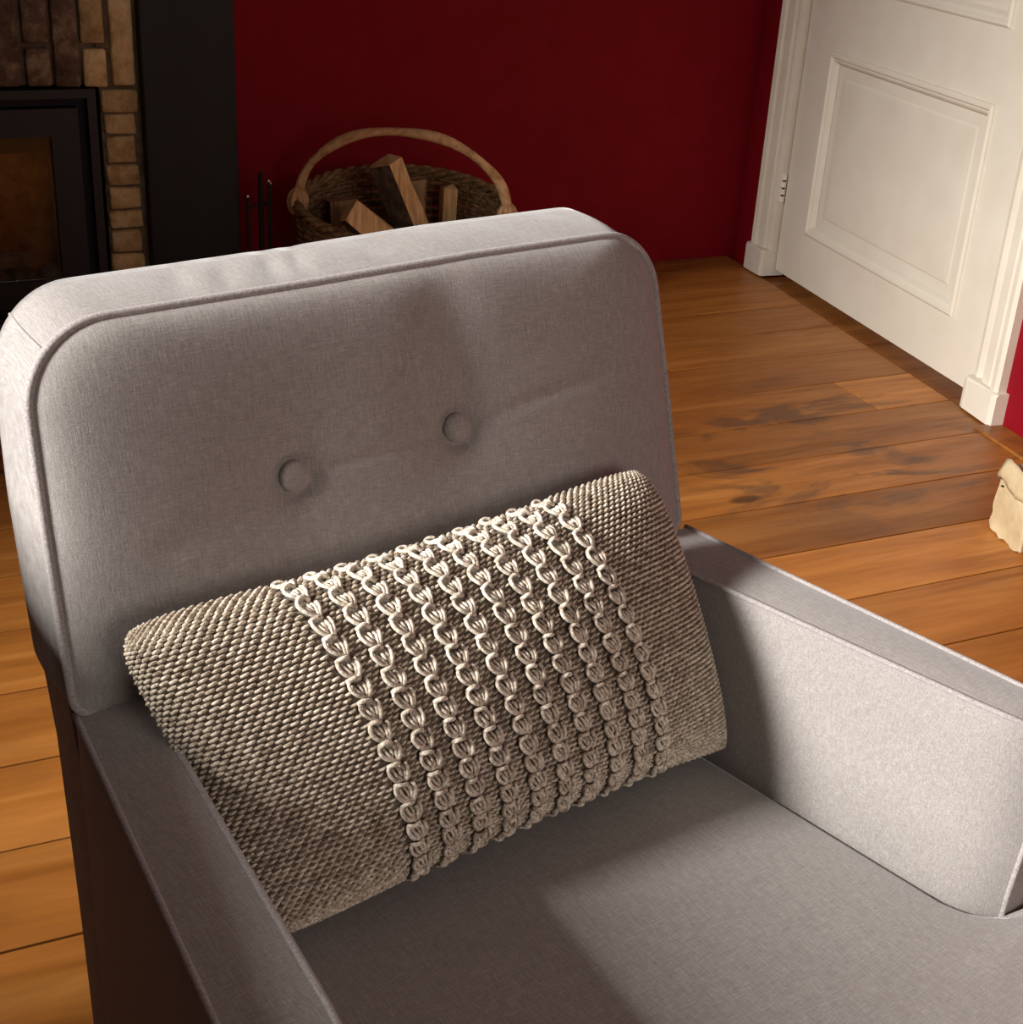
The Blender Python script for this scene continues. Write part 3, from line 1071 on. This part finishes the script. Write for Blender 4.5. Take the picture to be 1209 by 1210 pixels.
# lower back shell behind the arms and the seat
mb = MB()
lv = []
for z in np.linspace(0.15, ZA + 0.075, 8):
    yb_ = back_depth(z)
    yf_ = max(0.0, (z - ZA) * math.tan(LEAN) + 0.02)
    lv.append([(-0.328, yb_ - 0.012, z), (-0.318, yb_, z), (0.318, yb_, z), (0.328, yb_ - 0.012, z), (0.328, yf_, z), (0.255, yf_ - 0.004, z), (-0.255, yf_ - 0.004, z), (-0.328, yf_, z)])
vs_ = [p for l in lv for p in l]
fs_ = [(i * 8 + k, i * 8 + (k + 1) % 8, (i + 1) * 8 + (k + 1) % 8, (i + 1) * 8 + k) for i in range(7) for k in range(8)]
fs_ += [tuple(range(8)), tuple(range(63, 55, -1))]
mb.add(vs_, fs_)
auto_smooth(mb.build('back_shell', M['fabric'], ch), 50)

for (bx, bt) in BUT:
    hb = float(back_h(bx, bt, 0.35)) + 0.0035
    prof = [(0.0, 0.0064), (0.006, 0.0062), (0.0105, 0.0056), (0.0132, 0.0042), (0.0142, 0.0018), (0.0142, -0.001), (0.0130, -0.006)]
    vs_, fs_ = [], []
    SEG = 28
    for r, h in prof[1:]:
        for k in range(SEG):
            a = 2 * math.pi * k / SEG
            vs_.append(bp(bx + r * math.cos(a), bt + r * math.sin(a), hb + h))
    vs_.append(bp(bx, bt, hb + prof[0][1]))
    n = len(prof) - 1
    for i in range(n - 1):
        for k in range(SEG):
            k2 = (k + 1) % SEG
            fs_.append((i * SEG + k, i * SEG + k2, (i + 1) * SEG + k2, (i + 1) * SEG + k))
    for k in range(SEG):
        fs_.append((k, (k + 1) % SEG, len(vs_) - 1))
    link('button', vs_, fs_, M['fabric'], ch, True)


# arms
def arm(side):
    if side < 0:
        xo = lambda y, z: -0.329 + 0.134 * y
        xi = lambda y, z: -0.270 + 0.112 * y
    else:
        xo = lambda y, z: 0.343 - 0.131 * y
        xi = lambda y, z: (0.263 - 0.19 * y) * min(max((z - ZS) / (ZA - ZS), 0), 1) + (0.276 - 0.108 * y) * (1 - min(max((z - ZS) / (ZA - ZS), 0), 1))
    xi0 = xi
    xi = lambda y, z: xi0(y, z) + side * 0.022 * (max(0.0, -0.405 - y) / 0.045) ** 2
    yf, yr, zb, r = -0.450, 0.004, 0.15, 0.034
    prof = [(yr, zb), (yf + 0.012, zb)]
    prof += [(yf, z) for z in np.linspace(zb + 0.02, ZA - r, 8)]
    prof += arc(yf + r, ZA - r, r, math.pi, math.pi / 2, 9)[1:]
    prof += [(y, ZA) for y in np.linspace(yf + r, yr, 12)[1:]]
    prof += [(yr, ZA - 0.1)]
    P = resample(prof, 150)
    root_parts = []
    # side panels with a slight puff
    for nm, fx, sg in (('arm_inner_panel', xi, -side), ('arm_outer_panel', xo, side)):
        c0 = np.array([(yf + yr) / 2, (zb + ZA) / 2])
        rr = [1, 0.985, 0.96, 0.92, 0.85, 0.75, 0.6, 0.4, 0.2, 0.05]
        v, f = [], []
        for q in rr:
            S = c0 + (P - c0) * q
            for (y, z) in S:
                v.append((fx(y, z) + sg * 0.006 * (1 - q ** 5), y, z))
        n = len(P)
        for i in range(len(rr) - 1):
            for k in range(n):
                k2 = (k + 1) % n
                f.append((i * n + k, i * n + k2, (i + 1) * n + k2, (i + 1) * n + k))
        f.append(tuple((len(rr) - 1) * n + k for k in range(n)))
        link(nm, v, f, M['fabric_side'], ch, True)
        # piping along front and top edge
        pts = [(fx(y, z) + sg * 0.0005, y, z) for (y, z) in prof if z > 0.17 and not (y == yr and z < ZA - 0.05)]
        Q = np.array(pts)
        d = np.r_[0, np.cumsum(np.linalg.norm(np.diff(Q, axis=0), axis=1))]
        s = np.linspace(0, d[-1], 60)
        pts = np.stack([np.interp(s, d, Q[:, k]) for k in range(3)], 1)
        link_ = MB().tube(pts, 0.0028, 8)
        link_.build('piping', M['piping'], ch, True)
    # boxing band over the front and top
    v, f = [], []
    n = len(P)
    NJ = 7
    for j in range(NJ):
        a = j / (NJ - 1)
        for (y, z) in P:
            x = xi(y, z) * (1 - a) + xo(y, z) * a
            bulge = 0.003 * math.sin(math.pi * a)
            v.append((x, y - (bulge if y < yf + 0.01 else 0), z + (bulge if z > ZA - 0.004 else 0)))
    for j in range(NJ - 1):
        for k in range(n):
            k2 = (k + 1) % n
            f.append((j * n + k, j * n + k2, (j + 1) * n + k2, (j + 1) * n + k))
    auto_smooth(link('arm_boxing', v, f, M['fabric'], ch), 50)


arm(-1)
arm(1)

# seat: T-shaped cushion whose ears reach in front of the arms
SO = [(-0.262, 0.0), (-0.262, -0.06), (-0.315, -0.452), (-0.335, -0.462), (-0.405, -0.466), (-0.415, -0.476), (-0.418, -0.60), (-0.40, -0.622), (0.40, -0.622), (0.418, -0.60), (0.418, -0.476), (0.408, -0.466),
      (0.372, -0.464), (0.346, -0.456), (0.322, -0.436), (0.311, -0.41), (0.268, -0.06), (0.262, 0.0)]
SP = resample(SO, 220)
c0 = np.array([0.0, -0.54])
rr = [1, 0.99, 0.975, 0.95, 0.9, 0.8, 0.65, 0.45, 0.25, 0.05]
v, f = [], []
n = len(SP)
for z in (0.21, 0.28):
    for (x, y) in SP:
        v.append((x, y, z))
for q in rr:
    S = c0 + (SP - c0) * q
    for (x, y) in S:
        v.append((x, y, ZS + 0.010 * (1 - q ** 6) - 0.006))
for i in range(len(rr) + 1):
    for k in range(n):
        k2 = (k + 1) % n
        f.append((i * n + k, i * n + k2, (i + 1) * n + k2, (i + 1) * n + k))
f.append(tuple((len(rr) + 1) * n + k for k in range(n)))
f.append(tuple(range(n - 1, -1, -1)))
seat = link('seat_cushion', v, f, M['fabric'], ch, True)
Q = np.array([p for p in SO if p[1] < -0.40])
d = np.r_[0, np.cumsum(np.linalg.norm(np.diff(Q, axis=0), axis=1))]
s = np.linspace(0, d[-1], 140)
pts = np.stack([np.interp(s, d, Q[:, k]) for k in range(2)] + [np.full(140, ZS - 0.004)], 1)
for _ in range(3):
    pts[1:-1] = (pts[:-2] + 2 * pts[1:-1] + pts[2:]) / 4
pts[:10, 2] -= np.linspace(0.02, 0, 10) ** 1.0
pts[-10:, 2] -= np.linspace(0, 0.02, 10)
MB().tube(pts, 0.0046, 8).build('seat_piping', M['piping'], ch, True)
# base rail and legs
mb = MB().box(-0.32, 0.32, -0.43, 0.045, 0.15, 0.215, 0.008)
mb.build('base_rail', M['fabric'], ch)
for (x, y, dx, dy) in ((-0.27, 0.0, -0.03, 0.03), (0.27, 0.0, 0.03, 0.03), (-0.29, -0.40, -0.02, -0.02), (0.29, -0.40, 0.02, -0.02)):
    mb = MB()
    mb.tube([(x, y, 0.155), (x + dx * 0.5, y + dy * 0.5, 0.08), (x + dx, y + dy, 0.0005)], [0.024, 0.020, 0.014], 12)
    mb.build('leg', M['dark_wood'], ch, True)

# ------------------------------------------------------------------ knitted cushion
TLc, TRc = np.array([-0.318, -0.030, 0.626]), np.array([0.250, -0.022, 0.640])
BLc, BRc = np.array([-0.255, -0.158, 0.362]), np.array([0.287, -0.150, 0.358])
N0 = np.cross(TRc - TLc, TLc - BLc)
N0 /= np.linalg.norm(N0)
if N0[1] > 0:
    N0 = -N0
THK = 0.080


def pil(u, v, side=1.0):
    """point on the cushion; u,v in -1..1, side +1 front, -1 rear"""
    u, v = np.asarray(u, float), np.asarray(v, float)
    a = np.abs(u * v)
    k = 1 - np.where(u < 0, 0.085, np.where(v < 0, 0.022, 0.065)) * a ** 6
    uu = u * k * (1 - 0.055 * (1 - v ** 2) * np.abs(u) ** 3 * (u < 0))
    vv = v * k * (1 - np.where(v < 0, 0.12, 0.085) * (1 - u ** 2) * np.abs(v) ** 2)
    wu, wv = (uu + 1) / 2, (vv + 1) / 2
    P = (BLc * ((1 - wu) * (1 - wv))[..., None] + BRc * (wu * (1 - wv))[..., None] + TLc * ((1 - wu) * wv)[..., None] + TRc * (wu * wv)[..., None])
    T = THK * (np.clip(1 - u ** 2, 0, 1) ** 0.42) * (np.clip(1 - v ** 2, 0, 1) ** 0.5)
    # sag towards the seat
    return P + N0 * (T * (1.0 if side > 0 else -0.55))[..., None]


def pil_n(u, v):
    e = 1e-3
    u, v = np.asarray(u, float), np.asarray(v, float)
    du = pil(np.clip(u + e, -1, 1), v) - pil(np.clip(u - e, -1, 1), v)
    dv = pil(u, np.clip(v + e, -1, 1)) - pil(u, np.clip(v - e, -1, 1))
    du /= np.maximum(np.linalg.norm(du, axis=-1, keepdims=True), 1e-9)
    dv /= np.maximum(np.linalg.norm(dv, axis=-1, keepdims=True), 1e-9)
    n = np.cross(du, dv)
    n /= np.maximum(np.linalg.norm(n, axis=-1, keepdims=True), 1e-9)
    s = np.sign((n * N0).sum(-1, keepdims=True))
    return n * np.where(s == 0, 1, s), du, dv


pc = np.array([0.02, -0.10, 0.36])
pw = tag(empty('knitted_cushion', (0, 0, 0)), 'taupe knitted cushion with ten raised cable columns leaning in the armchair', 'cushion')
pw.matrix_world = Matrix.Translation(Vector(CH)) @ Matrix.Rotation(YC, 4, 'Z') @ Matrix.Translation(Vector(pc))
# cover
nu, nv = 60, 44
gu = np.sin(np.linspace(-1, 1, nu) * math.pi / 2)
gv = np.sin(np.linspace(-1, 1, nv) * math.pi / 2)
UU, VV = np.meshgrid(gu, gv)
F_, B_ = pil(UU, VV, 1.0) - pc, pil(UU, VV, -1.0) - pc
v = list(F_.reshape(-1, 3)) + list(B_.reshape(-1, 3))
f = []
o_ = nu * nv
for j in range(nv - 1):
    for i in range(nu - 1):
        a = j * nu + i
        f.append((a, a + 1, a + nu + 1, a + nu))
        f.append((o_ + a, o_ + a + nu, o_ + a + nu + 1, o_ + a + 1))
cover = link('knit_cover', v, f, M['knit_base'], pw, True)
bm = bmesh.new()
bm.from_mesh(cover.data)
bmesh.ops.remove_doubles(bm, verts=bm.verts[:], dist=1e-5)
bmesh.ops.recalc_face_normals(bm, faces=bm.faces)
bm.to_mesh(cover.data)
bm.free()
cover.data.polygons.foreach_set('use_smooth', [True] * len(cover.data.polygons))

CAB_T, CAB_B = np.linspace(-0.46, 0.50, 10), np.linspace(-0.44, 0.58, 10)


def cable_u(v):
    w_ = (np.asarray(v, float) + 1) / 2
    return CAB_B + (CAB_T - CAB_B) * w_[..., None]


CW = 0.031                                          # half width of a cable in u


def arc_map(fn):
    q = np.sin(np.linspace(-1, 1, 801) * math.pi / 2)
    P = fn(q)
    d = np.r_[0, np.cumsum(np.linalg.norm(np.diff(P, axis=0), axis=1))]
    return d / d[-1], q


AUF, AUQ = arc_map(lambda q: pil(q, np.zeros_like(q)))
AVF, AVQ = arc_map(lambda q: pil(np.zeros_like(q), q))


def au(f_):
    return np.interp(f_, AUF, AUQ)


def av(f_):
    return np.interp(f_, AVF, AVQ)


def stitches(cond, rows, cols, hgt, rad, material, name, jitter=0.12, back=False):
    """purl bumps, one slug each, laid along the rows"""
    us, vs2 = [], []
    for j in range(rows):
        fv = (j + 0.5) / rows
        vv = float(av(fv))
        for i in range(cols):
            fu = (i + 0.5 + (0.5 if j % 2 else 0.0)) / cols
            if fu > 0.997:
                continue
            if cond(float(au(fu)), vv):
                us.append(fu)
                vs2.append(fv)
    us, vs2 = np.array(us), np.array(vs2)
    us = us + rng.uniform(-1, 1, len(us)) * jitter * 0.5 / cols
    vs2 = vs2 + rng.uniform(-1, 1, len(us)) * jitter * 0.5 / rows
    NSEG, SD = 5, 6
    hw = 0.54 / cols
    tilt = 0.21 / rows
    rowsP = []
    for k in range(NSEG):
        a = -1 + 2 * k / (NSEG - 1)
        uu = au(np.clip(us + a * hw, 0, 1))
        vv = av(np.clip(vs2 + a * tilt, 0, 1))
        P = pil(uu, vv)
        N, du, dv = pil_n(np.clip(uu, -0.995, 0.995), np.clip(vv, -0.995, 0.995))
        c = P + N * (hgt * (math.cos(a * math.pi / 2) - 0.35))
        rd = rad * (0.45 + 0.55 * math.cos(a * math.pi / 2.6))
        ringk = []
        for s_ in range(SD):
            th = 2 * math.pi * s_ / SD
            ringk.append(c + N * (rd * math.cos(th)) + dv * (rd * 0.72 * math.sin(th)))
        rowsP.append(np.stack(ringk, 1))
    A = np.stack(rowsP, 1) - pc                     # n, NSEG, SD, 3
    nS = len(us)
    V = A.reshape(-1, 3)
    base = []
    for k in range(NSEG - 1):
        for s_ in range(SD):
            s2 = (s_ + 1) % SD
            base.append((k * SD + s_, k * SD + s2, (k + 1) * SD + s2, (k + 1) * SD + s_))
    base = np.array(base)
    Fc = (base[None] + (np.arange(nS) * NSEG * SD)[:, None, None]).reshape(-1, 4)
    me = bpy.data.meshes.new(name)
    me.from_pydata(V.tolist(), [], Fc.tolist())
    me.materials.append(material)
    me.polygons.foreach_set('use_smooth', [True] * len(me.polygons))
    me.update()
    o = bpy.data.objects.new(name, me)
    C.objects.link(o)
    o.parent = pw
    return tag(o, kind='stuff')


ROWS, COLS = 72, 72
stitches(lambda u, v: u < cable_u(v)[0] - CW * 1.1 or u > cable_u(v)[-1] + CW * 1.1, ROWS, COLS, 0.0022, 0.0022, M['yarn'], 'purl_stitches')
stitches(lambda u, v: cable_u(v)[0] <= u <= cable_u(v)[-1] and np.min(np.abs(cable_u(v) - u)) > CW * 0.85, ROWS, 90, 0.0012, 0.0019, M['yarn'], 'rib_stitches')


def surf(u, v, h):
    u_, v_ = np.clip(np.asarray(u, float), -0.999, 0.999), np.clip(np.asarray(v, float), -0.999, 0.999)
    N, du, dv = pil_n(np.clip(u_, -0.99, 0.99), np.clip(v_, -0.99, 0.99))
    return pil(u_, v_) + N * np.asarray(h)[..., None] - pc


NCELL = 18
for ci in range(10):
    mb = MB()
    for k in range(NCELL):
        v1 = 0.988 - 0.975 * k / NCELL               # top of the cell, as a fraction of the surface length
        dvc = 0.975 / NCELL
        jx = random.uniform(-0.002, 0.002)

        def strand(pts, rad, sides=6):
            q = np.array(pts)
            q[:, :2] += rng.uniform(-0.05, 0.05, (len(q), 2))
            q[:, 2] *= rng.uniform(0.85, 1.2)
            rad = rad * rng.uniform(0.8, 1.02)
            s = np.linspace(0, 1, 8)
            t = np.linspace(0, 1, len(q))
            # smooth through the control points
            P = np.stack([np.interp(s, t, q[:, i]) for i in range(3)], 1)
            P[1:-1] = (P[:-2] + 2 * P[1:-1] + P[2:]) / 4
            vq = av(v1 - P[:, 1] * dvc)
            X = surf(cable_u(vq)[:, ci] + jx + P[:, 0] * CW, vq, P[:, 2] * np.clip((1 - np.abs(vq)) / 0.05, 0.45, 1))
            mb.tube(X, rad, sides)
        H = 0.0058
        strand([(-0.78, 0.10, 0.003), (-0.55, 0.03, H * 1.1), (0.0, 0.02, H * 1.25), (0.45, 0.10, 0.003)], 0.0023)               # bar across the top
        strand([(-0.70, 0.10, 0.004), (-1.0, 0.30, H * 0.8), (-0.92, 0.58, H * 0.85), (-0.5, 0.84, H * 0.9), (0.2, 0.93, 0.002)], 0.0021)   # left lobe
        strand([(-0.45, 0.26, 0.001), (-0.42, 0.5, 0.0046), (-0.1, 0.74, 0.0046), (0.1, 0.82, 0.002)], 0.0017)
        strand([(1.0, 0.14, 0.002), (1.0, 0.42, H * 0.85), (0.78, 0.72, H * 0.85), (0.5, 0.96, 0.002)], 0.0021)              # right lobe, outer leg
        strand([(0.50, 0.24, 0.002), (0.60, 0.48, H * 0.75), (0.50, 0.74, H * 0.72), (0.34, 0.92, 0.002)], 0.0019)           # right lobe, inner leg
        strand([(0.02, 0.26, 0.001), (0.12, 0.45, 0.0044), (0.2, 0.68, 0.003)], 0.0016)
    o = mb.build('cable', M['yarn_pale'], pw, True)
